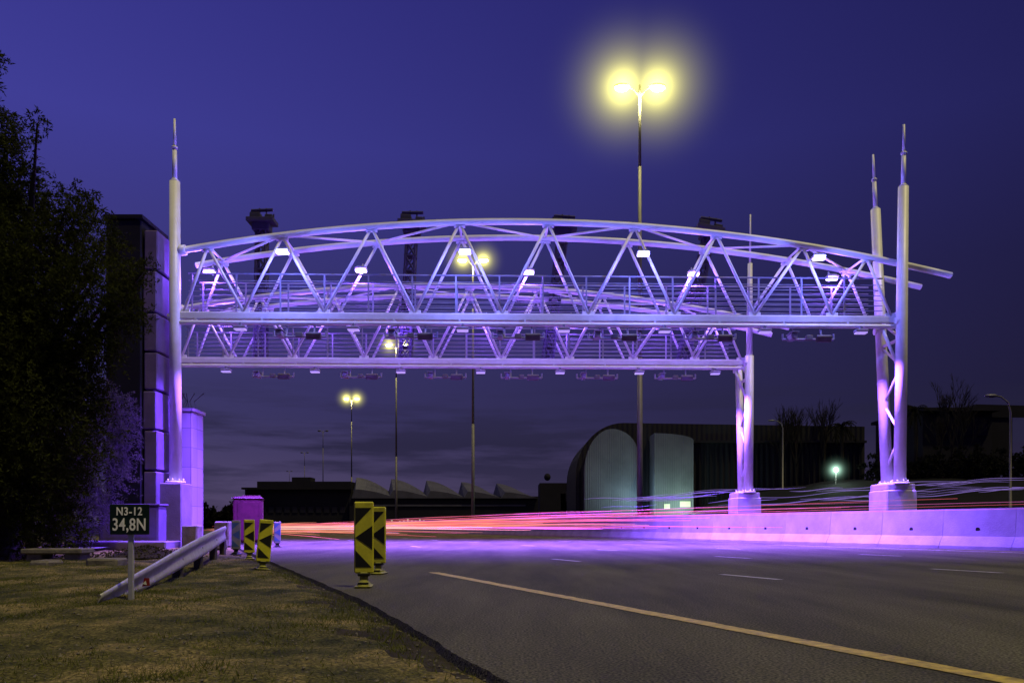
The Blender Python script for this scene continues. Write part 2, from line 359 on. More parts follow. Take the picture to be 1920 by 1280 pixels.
# ---------------------------------------------------------------- toll gantry
GL=21.15
G=empty('toll_gantry',(-9.72,23,0),'white tubular steel truss toll gantry lit violet, spanning the road','toll gantry','toll gantries over the road',math.atan(.5/GL))
def arc(x): return 9.46-.0093*(x-10.1)**2
def lx(px): 
    s=64.9-1.4*(px-342)/1340; return (px-960)/s+9.72
bn=[lx(p) for p in (345,457,608,778,942,1103,1265,1415,1560,1670)]
tn=[lx(p) for p in (390,530,697,862,1028,1190,1343,1505,1625)]
D=1.3; ZB=6.78
xs=np.linspace(.12,22.7,34)
b=B().path([(x,0,arc(x)) for x in xs],.095,n=14); b.tube((-.02,0,arc(0)),(.3,0,arc(.25)),.15,n=14); b.obj('top_chord',M['paint'],G,True)
xs2=np.linspace(.12,22.5,34)
B().path([(x,D,arc(x)) for x in xs2],.09,n=14).obj('top_chord',M['paint'],G,True)
b=B().box((GL/2,0,6.66),(GL-.1,.14,.20),bev=.02); b.tube((.05,-.03,6.46),(GL,-.03,6.46),.065,n=12)
for x in bn: b.box((x,0,6.79),(.34,.05,.14),bev=.01)
for x in np.arange(.6,GL,1.9): b.box((x,-.02,6.55),(.06,.1,.08))
b.obj('bottom_beam',M['paint'],G)
b=B().box((GL/2,D,6.82),(GL-.1,.12,.14),bev=.02)
for x in bn: b.box((x,D,6.9),(.34,.05,.12),bev=.01)
b.obj('bottom_beam',M['paint'],G)
for yy_ in(0,D):
    b=B()
    for i,t in enumerate(tn):
        for q in(bn[i],bn[i+1]): b.tube((q,yy_,ZB),(t,yy_,arc(t)-.03),.044,n=10)
        b.tube((t-.16,yy_,arc(t)-.12),(t+.16,yy_,arc(t)-.12),.05,n=8)
    b.obj('diagonal_bracing',M['paint'],G,True)
b=B()
for i in range(len(tn)):
    b.tube((tn[i],0,arc(tn[i])),(tn[i],D,arc(tn[i])),.034,n=8)
    if i<len(tn)-1: b.tube((tn[i],0 if i%2 else D,arc(tn[i])),(tn[i+1],D if i%2 else 0,arc(tn[i+1])),.034,n=8)
b.obj('cross_bracing',M['paint'],G,True)
b=B().box((GL/2,D/2,6.80),(GL-.3,D-.2,.04))
for x in np.arange(.5,GL,1.2): b.box((x,D/2,6.74),(.07,D-.18,.08))
b.obj('walkway',M['steel'],G)
for yy_ in(.2,D-.2):
    b=B()
    for z in(6.98,7.13,7.28,7.43,7.58,7.74): b.tube((.3,yy_,z),(GL-.4,yy_,z),.011,n=6)
    b.tube((.3,yy_,7.94),(GL-.4,yy_,7.94),.024,n=8)
    for x in np.arange(.4,GL-.3,1.28): b.box((x,yy_,7.36),(.045,.03,1.16))
    b.obj('handrail',M['devgrey'],G)
def colmesh(x,yb0,yt0,kind='full'):
    f=lambda z:(x,yb0+(yt0-yb0)*(z-1.83)/8.7,z)
    b=B()
    if kind=='full':
        b.tube(f(1.83),f(10.5),.175,.145,n=20); b.tube(f(10.5),f(10.58),.145,.075,n=20)
        b.tube(f(10.5),f(11.45),.07,.062,n=14); b.tube(f(11.45),f(11.5),.085,.085,n=14); b.tube(f(11.5),f(12.3),.045,.03,n=12)
    elif kind=='short': b.tube(f(1.83),f(6.75),.16,.13,n=20)
    else:
        b.tube(f(1.83),f(6.9),.175,.16,n=20); b.tube(f(6.9),f(10.3),.12,.085,n=16); b.tube(f(10.3),f(12.1),.04,.025,n=10)
    b.tube(f(1.83),f(1.88),.27,.27,n=20)
    for k in range(8):
        t=k*math.pi/4; p=f(1.9); b.tube((p[0]+.22*math.cos(t),p[1]+.22*math.sin(t),1.86),(p[0]+.22*math.cos(t),p[1]+.22*math.sin(t),1.95),.018,n=6)
    b.tube((x-.2,f(6.6)[1],6.6),(x+.05,f(6.6)[1],6.6),.11,n=10)
    return b,f
def column(x,a_,c_):
    b,f=colmesh(x,a_,c_); o=b.obj('column',M['paint'],G,True); return f,o
column(0,.02,-.05)
f1,c1o=column(GL+.02,.0,-.2); f2,c2o=column(GL+.02,.75,1.5)
b=B()
zs=[2.3,3.3,4.3,5.3,6.1]
for i in range(len(zs)-1):
    a_,c_=(f1,f2) if i%2 else (f2,f1)
    b.tube(a_(zs[i]),c_(zs[i+1]),.042,n=8)
b.tube(f1(6.1),f2(6.1),.055,n=8); b.tube(f1(6.9),f2(6.9),.055,n=8); b.tube(f1(6.1),f2(6.9),.045,n=8)
b.tube((GL,0,5.2),(GL-.5,0,6.4),.05,n=8)
b.obj('leg_bracing',M['paint'],G,True)
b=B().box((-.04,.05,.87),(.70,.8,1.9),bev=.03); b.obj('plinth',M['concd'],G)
b=B().box((GL+.0,.4,.9),(.92,1.15,1.5),bev=.03,taper=.98); b.box((GL+.0,.4,1.74),(.84,1.08,.2),bev=.03); b.obj('plinth',M['conc'],G)
G2=copy_thing(G,(-12.35,29.2,0),(0,0,math.atan(.5/GL)))
for k in G2.children:   # the second gantry carries only one slender spire at its far end
    if k.type=='MESH' and k.data is c2o.data: k.data=colmesh(GL+.02,.75,1.5,'short')[0].mesh('column',M['paint'],True)
    elif k.type=='MESH' and k.data is c1o.data: k.data=colmesh(GL+.02,.0,-.2,'spire')[0].mesh('column',M['paint'],True)
GM=[Matrix.Translation(G.location)@Matrix.Rotation(math.atan(.5/GL),4,'Z'),Matrix.Translation(G2.location)@Matrix.Rotation(math.atan(.5/GL),4,'Z')]

# floodlights
VIO=(.23,.085,1.)
fl=empty('floodlight',(0,0,0),'lit violet floodlight with bracket fixed to the gantry truss','floodlight','floodlights on the gantries')
b=B().box((0,0,.06),(.36,.24,.07),bev=.02); b.box((0,.02,.12),(.26,.14,.05),bev=.01); b.obj('housing',M['steel'],fl)
B().box((0,-.01,.0),(.33,.2,.055),bev=.015).obj('lens',M['lens_p'],fl)
b=B().tube((0,.1,.12),(0,.28,.3),.02,n=8); b.tube((0,.28,.3),(0,.28,.0),.02,n=8); b.obj('bracket',M['steel'],fl)
light('floodlight_lamp','POINT',(0,-.1,-.14),240,VIO,fl,shadow_soft_size=.12)
fl.location=P(393,511,24.0)
for px,py,dd in((677,508,1.1),(991,512,1.1),(1300,515,1.1),(1560,523,1.1)):
    copy_thing(fl,P(px,py,22.95+.5*(px-330)/1350+dd))
fo=copy_thing(fl,P(530,474,22.25))
fo['label']='lit violet floodlight on a long arm in front of the truss'
for c_ in list(fo.children):
    if c_.name.startswith('bracket'): bpy.data.objects.remove(c_)
    elif c_.type=='LIGHT':
        c_.data=c_.data.copy(); c_.data.energy=340; c_.data.color=(.15,.17,1.); c_.location=(0,-.25,-.14)
B().tube((0,.0,.12),(0,.72,.2),.025,n=8).obj('bracket',M['steel'],fo)
for px,py in((872,474),(1206,478),(1535,485)): copy_thing(fo,P(px,py,22.25+.5*(px-530)/1350))
for x in (1.8,5.,8.2,11.4,14.6,17.8,20.4):
    copy_thing(fl,GM[1]@Vector((x,.35,8.34)))  # added floodlights, hidden behind the near beam, to light the far truss
dl=empty('downlight',(0,0,0),'violet downlight box under the gantry beam','floodlight','downlights under the gantry beams')
B().box((0,0,.08),(.36,.24,.07),bev=.02).obj('housing',M['devgrey'],dl)
B().box((0,0,.02),(.32,.2,.04),bev=.01).obj('lens',M['lens_d'],dl)
b=B().box((0,0,.15),(.06,.1,.1)); b.tube((0,0,.2),(0,.4,.3),.025,n=8); b.obj('bracket',M['devgrey'],dl)
light('downlight_lamp','AREA',(0,0,-.03),1500,VIO,dl,shape='RECTANGLE',size=.32,size_y=.2,spread=math.radians(122))
first=True
for gi in(0,1):
    for x in (2.0,5.2,8.3,11.2,14.1,17.0,19.8):
        p=GM[gi]@Vector((x,-.45,6.14))
        if first: dl.location=p; first=False
        else: copy_thing(dl,p)
rg=empty('camera_rig',(0,0,0),'grey number plate camera and antenna panel on hanging pipe bracket','camera','camera rigs under the gantry beams')
b=B().tube((-.75,0,0),(.75,0,0),.035,n=8); b.tube((-.75,0,0),(-.75,0,.16),.03,n=8); b.tube((.75,0,0),(.75,0,.16),.03,n=8)
for x in(-.4,.4): b.tube((x,0,0),(x,.12,.34),.028,n=8)
b.obj('mounting_bracket',M['devgrey'],rg)
b=B()
b.box((-.52,-.14,.03),(.17,.42,.17),bev=.02); b.box((-.52,-.18,.13),(.21,.52,.02)); b.tube((-.52,-.35,.03),(-.52,-.41,.03),.06,n=12); b.obj('camera_housing',M['devgrey'],rg)
b=B().box((.42,-.1,.0),(.44,.12,.2),bev=.02,rot=Matrix.Rotation(.4,3,'X')); b.box((.42,-.175,-.03),(.36,.02,.13),rot=Matrix.Rotation(.4,3,'X')); b.box((.0,-.06,.03),(.2,.16,.14),bev=.02); b.obj('antenna_panel',M['pole'],rg)
first=True
for gi,xs in((0,(3.6,6.8,9.9,12.7,15.5,18.4)),(1,(3.6,6.8,9.9,12.7,15.5,18.4))):
    for x in xs:
        p=GM[gi]@Vector((x,-.1,6.05))
        if first: rg.location=p; first=False
        else: copy_thing(rg,p)
# lattice masts standing on the far gantry
b=B(); Hm=5.3
for k in range(4):
    cx=(-.2,.2,.2,-.2)[k]; cy=(-.2,-.2,.2,.2)[k]; b.tube((cx,cy,0),(cx*.85,cy*.85,Hm),.055,n=6)
for j in range(9):
    z0=j*Hm/9; z1=z0+Hm/9
    for s_ in(-1,1):
        b.tube((-.2*s_,-.2,z0),(.18*s_,-.2,z1),.03,n=5); b.tube((-.2*s_,.2,z0),(.18*s_,.2,z1),.03,n=5)
        b.tube((.2*s_,-.2,z0),(.2*s_,.2,z1),.03,n=5)
    b.box((0,0,z1),(.46,.46,.06))
hd=B().box((0,0,Hm+.1),(1.05,.7,.16),bev=.02); hd.box((-.25,0,Hm+.30),(.4,.3,.26),bev=.03); hd.box((.28,0,Hm+.26),(.3,.3,.2),bev=.03)
hd.tube((-.42,0,Hm+.52),(.4,0,Hm+.56),.06,n=6); hd.tube((-.44,0,Hm+.1),(-.44,0,Hm+.48),.03,n=6); hd.tube((.44,0,Hm+.1),(.44,0,Hm+.40),.03,n=6); hd.tube((-.1,0,Hm+.1),(-.1,0,Hm+.62),.03,n=6); hd.tube((.16,0,Hm+.1),(.16,0,Hm+.62),.03,n=6); hd.box((0,0,Hm-.14),(.66,.5,.3),bev=.03)
mst=None
for px,tilt,sc in((489,0.01,1.),(760,.05,.985),(1026,.12,.965),(1280,.2,.96)):
    p=Vector(((px-960)/F*30.6,30.6,6.86))
    if mst is None:
        mst=empty('lattice_mast',p,'dark lattice service mast with small platform on the gantry','mast','lattice masts on the gantry')
        b.obj('mast_frame',M['mast'],mst); hd.obj('head_platform',M['mast'],mst); mst.rotation_euler=(0,tilt,0)
    else:
        o=copy_thing(mst,p,(0,tilt,0)); o.scale=(1,1,sc)

# ---------------------------------------------------------------- high street lamps
HL=22.6
def street(lit):
    s=empty('street_lamp',(0,0,0),'tall slender twin-headed street lamp, '+('glowing yellow' if lit else 'unlit'),'street lamp','row of tall street lamps')
    b=B().tube((0,0,0),(0,0,9),.15,.13,n=12); b.tube((0,0,9),(0,0,HL-4),.11,.085,n=12); b.tube((0,0,HL-4),(0,0,HL+.1),.075,.06,n=12); b.tube((0,0,0),(0,0,.5),.24,.2,n=12); b.obj('pole',M['pole'],s,True)
    for sg in(-1,1):
        B().path([(0,0,HL-.5),(.35*sg,0,HL-.1),(.6*sg,0,HL)],.045,n=8).obj('arm',M['pole'],s,True)
        b=B().ell((.88*sg,0,HL+.05),(.42,.2,.13)); h_=b.obj('lamp_head',M['lampoff'],s,True)
        B().ell((.9*sg,0,HL-.04),(.36,.19,.17),mi=0).obj('lens',M['lens_y'] if lit else M['lampoff'],h_,True)
    if lit: light('street_lamp_light','POINT',(0,-.1,HL-.5),1300,(1,.9,.35),s,shadow_soft_size=.4)
    return s
lit=[(6.42,40),(-3.23,66),(-14.1,97),(-27.8,138)]; un=[(-43.9,185),(-62.5,240),(-90,322)]
sl=street(True); sl.location=(*lit[0],0)
for x,y in lit[1:]: copy_thing(sl,(x,y,0))
su=street(False); su.location=(*un[0],0)
for x,y in un[1:]: copy_thing(su,(x,y,0))
def glow_volume(R1,st,p1,R2,core,p2,off=.85,col=(1,.93,.20,1)):  # self-lit volume that paints a lamp's glow into the air around it
    m=bpy.data.materials.new('lamp_glow_volume'); m.use_nodes=True; nt=m.node_tree; nt.nodes.clear(); L=nt.links.new
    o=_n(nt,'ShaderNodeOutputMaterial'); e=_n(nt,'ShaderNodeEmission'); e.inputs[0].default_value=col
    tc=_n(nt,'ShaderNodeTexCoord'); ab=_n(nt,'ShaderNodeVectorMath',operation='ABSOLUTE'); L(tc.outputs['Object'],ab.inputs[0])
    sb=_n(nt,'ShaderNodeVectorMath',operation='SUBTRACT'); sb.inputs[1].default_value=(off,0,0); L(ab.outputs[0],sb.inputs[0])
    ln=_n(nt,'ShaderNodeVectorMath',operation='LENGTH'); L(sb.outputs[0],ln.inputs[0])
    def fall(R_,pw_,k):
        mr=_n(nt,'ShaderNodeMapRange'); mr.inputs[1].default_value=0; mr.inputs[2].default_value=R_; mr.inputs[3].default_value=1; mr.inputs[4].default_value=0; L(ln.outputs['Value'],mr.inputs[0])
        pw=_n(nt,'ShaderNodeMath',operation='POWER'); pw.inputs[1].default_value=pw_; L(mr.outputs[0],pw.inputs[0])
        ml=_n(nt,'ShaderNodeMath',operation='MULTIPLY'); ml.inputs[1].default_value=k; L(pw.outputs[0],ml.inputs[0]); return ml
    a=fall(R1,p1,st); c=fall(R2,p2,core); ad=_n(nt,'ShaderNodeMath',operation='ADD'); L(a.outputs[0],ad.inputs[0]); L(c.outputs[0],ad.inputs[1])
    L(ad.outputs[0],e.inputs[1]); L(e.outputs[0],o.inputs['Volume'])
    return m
glow_args=[(6.4,(5.4,.42,5.,3.4,4.2,9.)),(3.0,(2.1,.5,3.,1.5,7.,6.)),(3.2,(2.3,.5,3.,1.6,7.,6.)),(3.4,(2.5,.5,3.,1.8,7.,6.))]
for (x,y),(r,a_) in zip(lit,glow_args):
    B().ell((0,0,0),(r,r,r),n=28,k=16).obj('lamp_glow',glow_volume(*a_),loc=(x,y,HL),kind='stuff')  # added glow ball, no real vapour, around each lit lamp

# arm street lamps beyond the road
al=empty('arm_street_lamp',(21.9,35,0),'thin grey street lamp with short curved arm, unlit','street lamp','short street lamps beyond the barrier')
B().path([(0,0,0),(0,0,5.6),(-.1,0,6.0),(-.4,0,6.25),(-.65,0,6.3)],.05,n=8,rr=[.07,.045,.04,.035,.035]).obj('pole',M['pole'],al,True)
B().ell((-.85,0,6.3),(.3,.12,.08)).obj('lamp_head',M['lampoff'],al,True)
o=copy_thing(al,(20.4,60,hz(20.4,60)-.1)); o.scale=(1,1,.82)
zg=hz(21.95,54)-.1
yl=empty('area_light_post',(21.95,54.,zg),'short post with glaring white-green light on the slope','light post')
B().tube((0,0,0),(0,0,.9),.04,n=8).obj('pole',M['pole'],yl); B().ell((0,-.05,1.0),(.14,.1,.14)).obj('lens',M['lens_g'],yl,True)
light('area_light','POINT',(0,-.4,1.0),160,(.7,1,.8),yl,shadow_soft_size=.2)
B().ell((0,0,0),(1.4,1.4,1.4),n=20,k=12).obj('lamp_glow',glow_volume(1.35,.7,4.,.9,6.,5.,0.,(.55,1,.75,1)),loc=(21.95,54,zg+1.),kind='stuff')  # added glow ball around the slope light

# ---------------------------------------------------------------- buildings
wh=empty('warehouse',(0,0,0),'large dark warehouse with curved end wall and ribbed facade','warehouse')
X=lambda px,y=70:(px-960)/F*y
Z=lambda py,y=70:.6+(985-py)/F*y
pr=[(X(1083),0)]
for t in np.linspace(0,1,14):
    a=t*math.pi/2; pr.append((X(1083)+(X(1175)-X(1083))*(1-math.cos(a)),Z(890)+(Z(787)-Z(890))*math.sin(a)))
pr+=[(X(1640),Z(794)),(X(1640),0)]
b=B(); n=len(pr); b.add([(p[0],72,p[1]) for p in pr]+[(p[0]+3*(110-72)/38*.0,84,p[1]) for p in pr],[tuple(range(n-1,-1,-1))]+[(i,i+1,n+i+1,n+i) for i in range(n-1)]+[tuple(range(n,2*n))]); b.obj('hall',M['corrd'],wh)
b=B(); pr2=[(X(1098),0)]
for t in np.linspace(0,1,14):
    a=t*math.pi/2; pr2.append((X(1098)+(X(1150)-X(1098))*(1-math.cos(a)),Z(885)+(Z(801)-Z(885))*math.sin(a)))
for t in np.linspace(.1,1,8): pr2.append((X(1150)+(X(1200)-X(1150))*math.sin(t*math.pi/2),Z(801)-(Z(801)-Z(850))*(1-math.cos(t*math.pi/2))))
pr2+=[(X(1200),0)]; n=len(pr2)
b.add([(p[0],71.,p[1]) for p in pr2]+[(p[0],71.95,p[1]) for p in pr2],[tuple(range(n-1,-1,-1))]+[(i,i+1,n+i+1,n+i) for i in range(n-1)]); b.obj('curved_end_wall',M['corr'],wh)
pr3=[(X(1225),0),(X(1225),Z(813))]+[(X(1225)+(X(1298)-X(1225))*math.sin(t*math.pi/2),Z(813)-(Z(813)-Z(826))*(1-math.cos(t*math.pi/2))) for t in np.linspace(.1,1,8)]+[(X(1298),0)]
n=len(pr3); b=B(); b.add([(p[0],69.5,p[1]) for p in pr3]+[(p[0],71.9,p[1]) for p in pr3],[tuple(range(n-1,-1,-1))]+[(i,i+1,n+i+1,n+i) for i in range(n-1)]); b.obj('loading_bay',M['corr'],wh)
b=B(); 
for px in range(1310,1640,11): b.box((X(px),71.9,Z(835)/2),(.1,.14,Z(835)))
b.box(((X(1300)+X(1640))/2,71.8,Z(824)),(X(1640)-X(1300),.5,.2)); b.obj('wall_rib',M['bldg'],wh)
B().box((X(1282),69.4,Z(945)),(.9,.1,.5)).obj('window',M['win'],wh)
B().box((X(1248),69.4,Z(949)),(.5,.1,.4)).obj('window',M['win'],wh)
light('facade_lamp','POINT',(X(1272),67.4,2.0),560,(.62,1,.66),wh,shadow_soft_size=.3)
light('facade_lamp','POINT',(X(1188),68.8,2.6),300,(.55,.9,.85),wh,shadow_soft_size=.3)
def Q(px,y): return (px-960)/F*y
lh=empty('low_hall',(0,0,0),'long low hall with row of curved roof shells','factory hall')
yb_=120; b=B().box(((Q(655,yb_)+Q(1012,yb_))/2,yb_+15,Z(930,yb_)/2),(Q(1012,yb_)-Q(655,yb_),30,Z(930,yb_))); b.obj('wall',M['bldg'],lh)
for k in range(5):
    a0=Q(660+k*70,yb_); a1=Q(745+k*66,yb_); top=Z(893+k*3,yb_); lo=Z(930,yb_)
    pts=[(a0,lo),(a0+.6,top)]+[(a0+.6+(a1-a0-.6)*t,top-(top-lo)*t**1.7) for t in np.linspace(.12,1,8)]; n=len(pts)
    b=B(); b.add([(p[0],yb_-.3-k*.05,lo-.3+(p[1]-lo)*.45) for p in pts]+[(p[0]-1.5,yb_+8,p[1]+.35) for p in pts],[tuple(range(n-1,-1,-1))]+[(i,i+1,n+i+1,n+i) for i in range(n-1)]+[tuple(range(n,2*n))])
    b.obj('roof_shell',M['roof'],lh)
B().box((Q(830,yb_),yb_-.1,Z(947,yb_)),(25,.1,.25)).obj('parapet',M['roof'],lh)
for k in range(9): B().box((Q(735+k*7.5,yb_),yb_-.15,1.1),(.22,.1,.7+.3*math.sin(k*2))).obj('window',M['win'],lh)
lb=empty('flat_office',(0,0,0),'flat-roofed dark block with rooftop plant','office building')
b=B().box(((Q(455,yb_)+Q(655,yb_))/2,yb_+14,Z(915,yb_)/2),(Q(655,yb_)-Q(455,yb_),26,Z(915,yb_))); b.box(((Q(470,yb_)+Q(650,yb_))/2,yb_+14,Z(905,yb_)-.4),(Q(650,yb_)-Q(470,yb_),22,1.6)); b.obj('wall',M['bldg'],lb)
b=B().box(((Q(452,yb_)+Q(658,yb_))/2,yb_+.6,Z(915,yb_)),(Q(658,yb_)-Q(452,yb_),1.,.3)); b.box((Q(540,yb_),yb_+9,Z(896,yb_)),(3,3,1.2)); b.obj('roof',M['bldg'],lb)
for k in range(12): B().box((Q(475+k*15,yb_),yb_+.95,Z(955,yb_)),(.8,.1,.9)).obj('window',M['win2'],lb)
wk=empty('water_tank_building',(0,0,0),'small dark block with round tank on the roof','building')
b=B().box((Q(1045,95),98,Z(905,95)/2),(4.2,6,Z(905,95))); b.box((Q(1075,95),97,Z(925,95)/2),(3.,4,Z(925,95))); b.obj('wall',M['bldg'],wk)
B().ell((Q(1027,95),96,Z(893,95)),(.4,.4,.45)).obj('tank',M['bldg'],wk,True)
for k in range(5): B().box((Q(1062+k*7,95),94.9,Z(930,95)),(.2,.08,1.2)).obj('window',M['win2'],wk)
rb=empty('hilltop_house',(0,0,0),'dark flat-roofed building on the slope','building')
b=B().box((Q(1795,62),66,Z(830,62)),(Q(1860,62)-Q(1730,62),8,Z(770,62)-Z(890,62))); b.box((Q(1900,62),70,Z(820,62)),(Q(1960,62)-Q(1858,62),9,Z(762,62)-Z(880,62))); b.obj('wall',M['bldg'],rb)
b=B().box((Q(1795,62),65.8,Z(769,62)),(Q(1868,62)-Q(1724,62),9,.25)); b.add([(Q(1856,62),65.4,Z(770,62)),(Q(1878,62),65.4,Z(745,62)),(Q(1990,62),65.4,Z(748,62)),(Q(1856,62),75,Z(770,62)),(Q(1878,62),75,Z(745,62)),(Q(1990,62),75,Z(748,62)),(Q(1990,62),65.4,Z(772,62))],[(0,1,2,6),(0,3,4,1),(1,4,5,2)]); b.obj('roof',M['bldg'],rb)
B().box((Q(1800,62),61.95,Z(800,62)),(4.2,.1,1.4)).obj('window',M['tower_d'],rb)

# ---------------------------------------------------------------- left foot: stacked tower, tiled pillar, blocks
tw=empty('service_tower',(-10.9,22.6,0),'tall narrow dark tower of stacked panels beside the gantry foot','tower')
b=B().box((-.03,.6,4.6),(1.0,1.6,9.2),bev=.03); b.box((-.03,.6,9.28),(1.1,1.7,.1)); b.obj('tower_core',M['tower_d'],tw)
zz=[.0,2.15,3.3,4.42,5.5,6.6,7.8,8.95]
for i in range(7):
    b=B().box((.70+.02*math.sin(i*2.3),.4,(zz[i]+zz[i+1])/2),(.38,1.1,zz[i+1]-zz[i]-.05),bev=.03); b.obj('stacked_panel',M['tower'],tw)
pl=B(); pl.box((0,0,2.05),(1.0,.9,4.1),bev=.02); pl.box((0,0,4.15),(1.12,1.,.12),bev=.02)
o=pl.obj('tiled_pillar',M['tiles'],loc=(-10.32,24.9,0)); o['label']='tiled concrete pillar with coping beside the gantry foot'; o['category']='pillar'
b=B()
for k in range(7):
    a=k*.9; b.path([(k*.12-.4,0,0),(k*.12-.4+.12*math.sin(a),.05,.25),(k*.12-.3+.2*math.cos(a),0,.5)],.012,n=5)
o=b.obj('razor_wire',M['dark'],loc=(-10.1,24.7,4.2)); o['label']='spiky dark wire sticking out above the pillar'; o['category']='wire'
o=B().box((0,0,.58),(1.62,.5,1.12),bev=.02).box((0,0,1.165),(1.7,.58,.05),bev=.01).box((-.4,-.26,.6),(.74,.02,.98)).box((.4,-.26,.6),(.74,.02,.98)).obj('utility_cabinet',M['tower'],loc=(-10.35,21.75,0)); o['label']='wide dark purple metal utility cabinet in front of the tower'; o['category']='cabinet'
def block(c,d,rot=0,label='weathered concrete block on the verge',cat='block',m='stone',bev=.03):
    b=B().box((0,0,0),d,bev=bev); 
    b.v=[(v[0]+random.uniform(-.012,.012),v[1]+random.uniform(-.012,.012),v[2]+random.uniform(-.008,.008)) for v in b.v]
    o=b.obj('concrete_block',M[m],loc=c); o.rotation_euler=(0,0,rot); o['label']=label; o['category']=cat; o['group']='concrete blocks beside the gantry foot'; return o
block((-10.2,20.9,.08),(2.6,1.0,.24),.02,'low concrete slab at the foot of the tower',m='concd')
block((-8.6,21.4,.3),(.4,.5,.62),.1,m='stone'); block((-8.15,22.6,.36),(.42,.45,.72),-.1,m='stone'); block((-7.5,20.4,.12),(.36,.36,.26),.5)
bn_=empty('stone_bench',(-7.75,13.6,0),'low stone slab bench on two blocks','bench',rot=.05)
B().box((0,0,.17),(1.0,.5,.09),bev=.02).obj('seat',M['stone'],bn_); B().box((-.3,0,.06),(.25,.4,.16),bev=.02).obj('leg',M['stone'],bn_); B().box((.32,0,.06),(.25,.4,.16),bev=.02).obj('leg',M['stone'],bn_)
block((-6.2,12.2,.02),(.45,.5,.17),.15); block((-6.9,11.8,.02),(.35,.3,.14),-.3)
b=B()
for i in range(1100):
    r_=abs(random.gauss(0,.42)); a=random.uniform(0,6.28); x=r_*math.cos(a)*1.5; y=r_*math.sin(a); z=max(0,.24-.25*r_)*random.random()+.0; r=random.uniform(.01,.028)
    q=[(x+r*random.uniform(.6,1.2)*cx,y+r*random.uniform(.6,1.2)*cy,z+r*.8*cz) for cx,cy,cz in((1,0,0),(0,1,0),(-1,0,0),(0,-1,0),(0,0,1),(0,0,-1))]
    b.add(q,[(0,1,4),(1,2,4),(2,3,4),(3,0,4),(1,0,5),(2,1,5),(3,2,5),(0,3,5)])
b.add([( .75*math.cos(t),.5*math.sin(t),0) for t in np.linspace(0,2*math.pi,16,endpoint=False)]+[(0,0,.22)],[(i,(i+1)%16,16) for i in range(16)])
b.obj('gravel_heap',M['soild'],loc=(-7.0,15.2,0),kind='stuff')

# ---------------------------------------------------------------- guardrail
gr=empty('guardrail',(0,0,0),'galvanised w-beam guardrail with ramped down end','guardrail')
pts=[tuple(P(*q)) for q in ((182,1132,6.1),(240,1101,6.8),(295,1071,7.9),(340,1045,9.4),(378,1024,11.4),(405,1009,13.8),(422,999,16.5))]
wp=[(-.155,.0),(-.140,.016),(-.115,.024),(-.090,.024),(-.065,.014),(-.030,.0),(.0,-.002),(.030,.0),(.065,.014),(.090,.024),(.115,.024),(.140,.016),(.155,.0)]
PT=[]; 
for i in range(len(pts)-1):
    for t in np.linspace(0,1,6,endpoint=False): PT.append(tuple(pts[i][k]*(1-t)+pts[i+1][k]*t for k in range(3)))
PT.append(pts[-1])
b=B(); n=len(wp)
for k,p in enumerate(PT):
    q=k/(len(PT)-1); tw_=-.25*max(0,1-q/.6); sc_=.5+.45*min(1,q/.7)
    d=Vector(PT[min(k+1,len(PT)-1)])-Vector(PT[max(k-1,0)]); d.normalize(); side=Vector((d.y,-d.x,0)).normalized()
    up=Vector((0,0,1))
    for (h_,s_) in wp:
        vec=up*(h_*math.cos(tw_)+s_*math.sin(tw_)*1)+side*(s_*math.cos(tw_)-h_*math.sin(tw_))
        b.v.append(tuple(Vector(p)+vec*sc_))
for k in range(len(PT)-1):
    for i in range(n-1): b.f.append((k*n+i,k*n+i+1,(k+1)*n+i+1,(k+1)*n+i)); b.m.append(0)
o=b.obj('rail',M['rail'],gr,True); sd=o.modifiers.new('thickness','SOLIDIFY'); sd.thickness=.004
for p in (pts[3],pts[4],pts[5],pts[6]):
    B().box((p[0]-.07,p[1]+.06,p[2]/2-.03),(.10,.12,p[2]+.06),bev=.012).obj('post',M['bark'],gr)
rp=P(285,1090,7.3)
b=B().add([(rp.x-.035,rp.y-.12,rp.z-.035),(rp.x+.035,rp.y-.12,rp.z-.025),(rp.x+.03,rp.y-.12,rp.z+.04),(rp.x-.015,rp.y-.12,rp.z+.045)],[(0,1,2,3)]); b.add([(rp.x-.03,rp.y-.124,rp.z-.01),(rp.x+.01,rp.y-.124,rp.z-.02),(rp.x+.0,rp.y-.124,rp.z+.02)],[(0,1,2)],1); b.obj('reflector',[M['red'],M['white']],gr)

# ---------------------------------------------------------------- kilometre sign
sg=empty('kilometre_sign',(-3.06,6.4,0),'small dark marker sign reading N3-12 34,8N on a grey post','road sign')
B().box((0,0,.28),(.04,.03,.66),bev=.004).obj('post',M['rail'],sg)
B().box((0,-.026,.65),(.315,.012,.24),bev=.004).obj('sign_plate',M['signbg'],sg)
M['letter']=mat('sign_lettering_white',(.9,.9,.88),.4,var=.03)
def txt(s,size,x,z,par,bold=.0,sp_=1.):
    cu=bpy.data.curves.new('lettering','FONT'); cu.body=s; cu.size=size; cu.align_x='CENTER'; cu.align_y='CENTER'; cu.extrude=.0015; cu.offset=bold; cu.space_character=sp_
    t=bpy.data.objects.new('tmp',cu); COL.objects.link(t); bpy.context.view_layer.update()
    dg=bpy.context.evaluated_depsgraph_get(); me=bpy.data.meshes.new_from_object(t.evaluated_get(dg)); bpy.data.objects.remove(t)
    o=bpy.data.objects.new('lettering',me); COL.objects.link(o); me.materials.clear(); me.materials.append(M['letter']); o.parent=par; o.rotation_euler=(math.pi/2,0,0); o.location=(x,-.0345,z); return o
o=txt('N3-12',.090,0,.712,sg,.0018,1.12); o.scale=(.82,1,1); o=txt('34,8N',.138,0,.605,sg,.0018,1.06); o.scale=(.76,1,1)

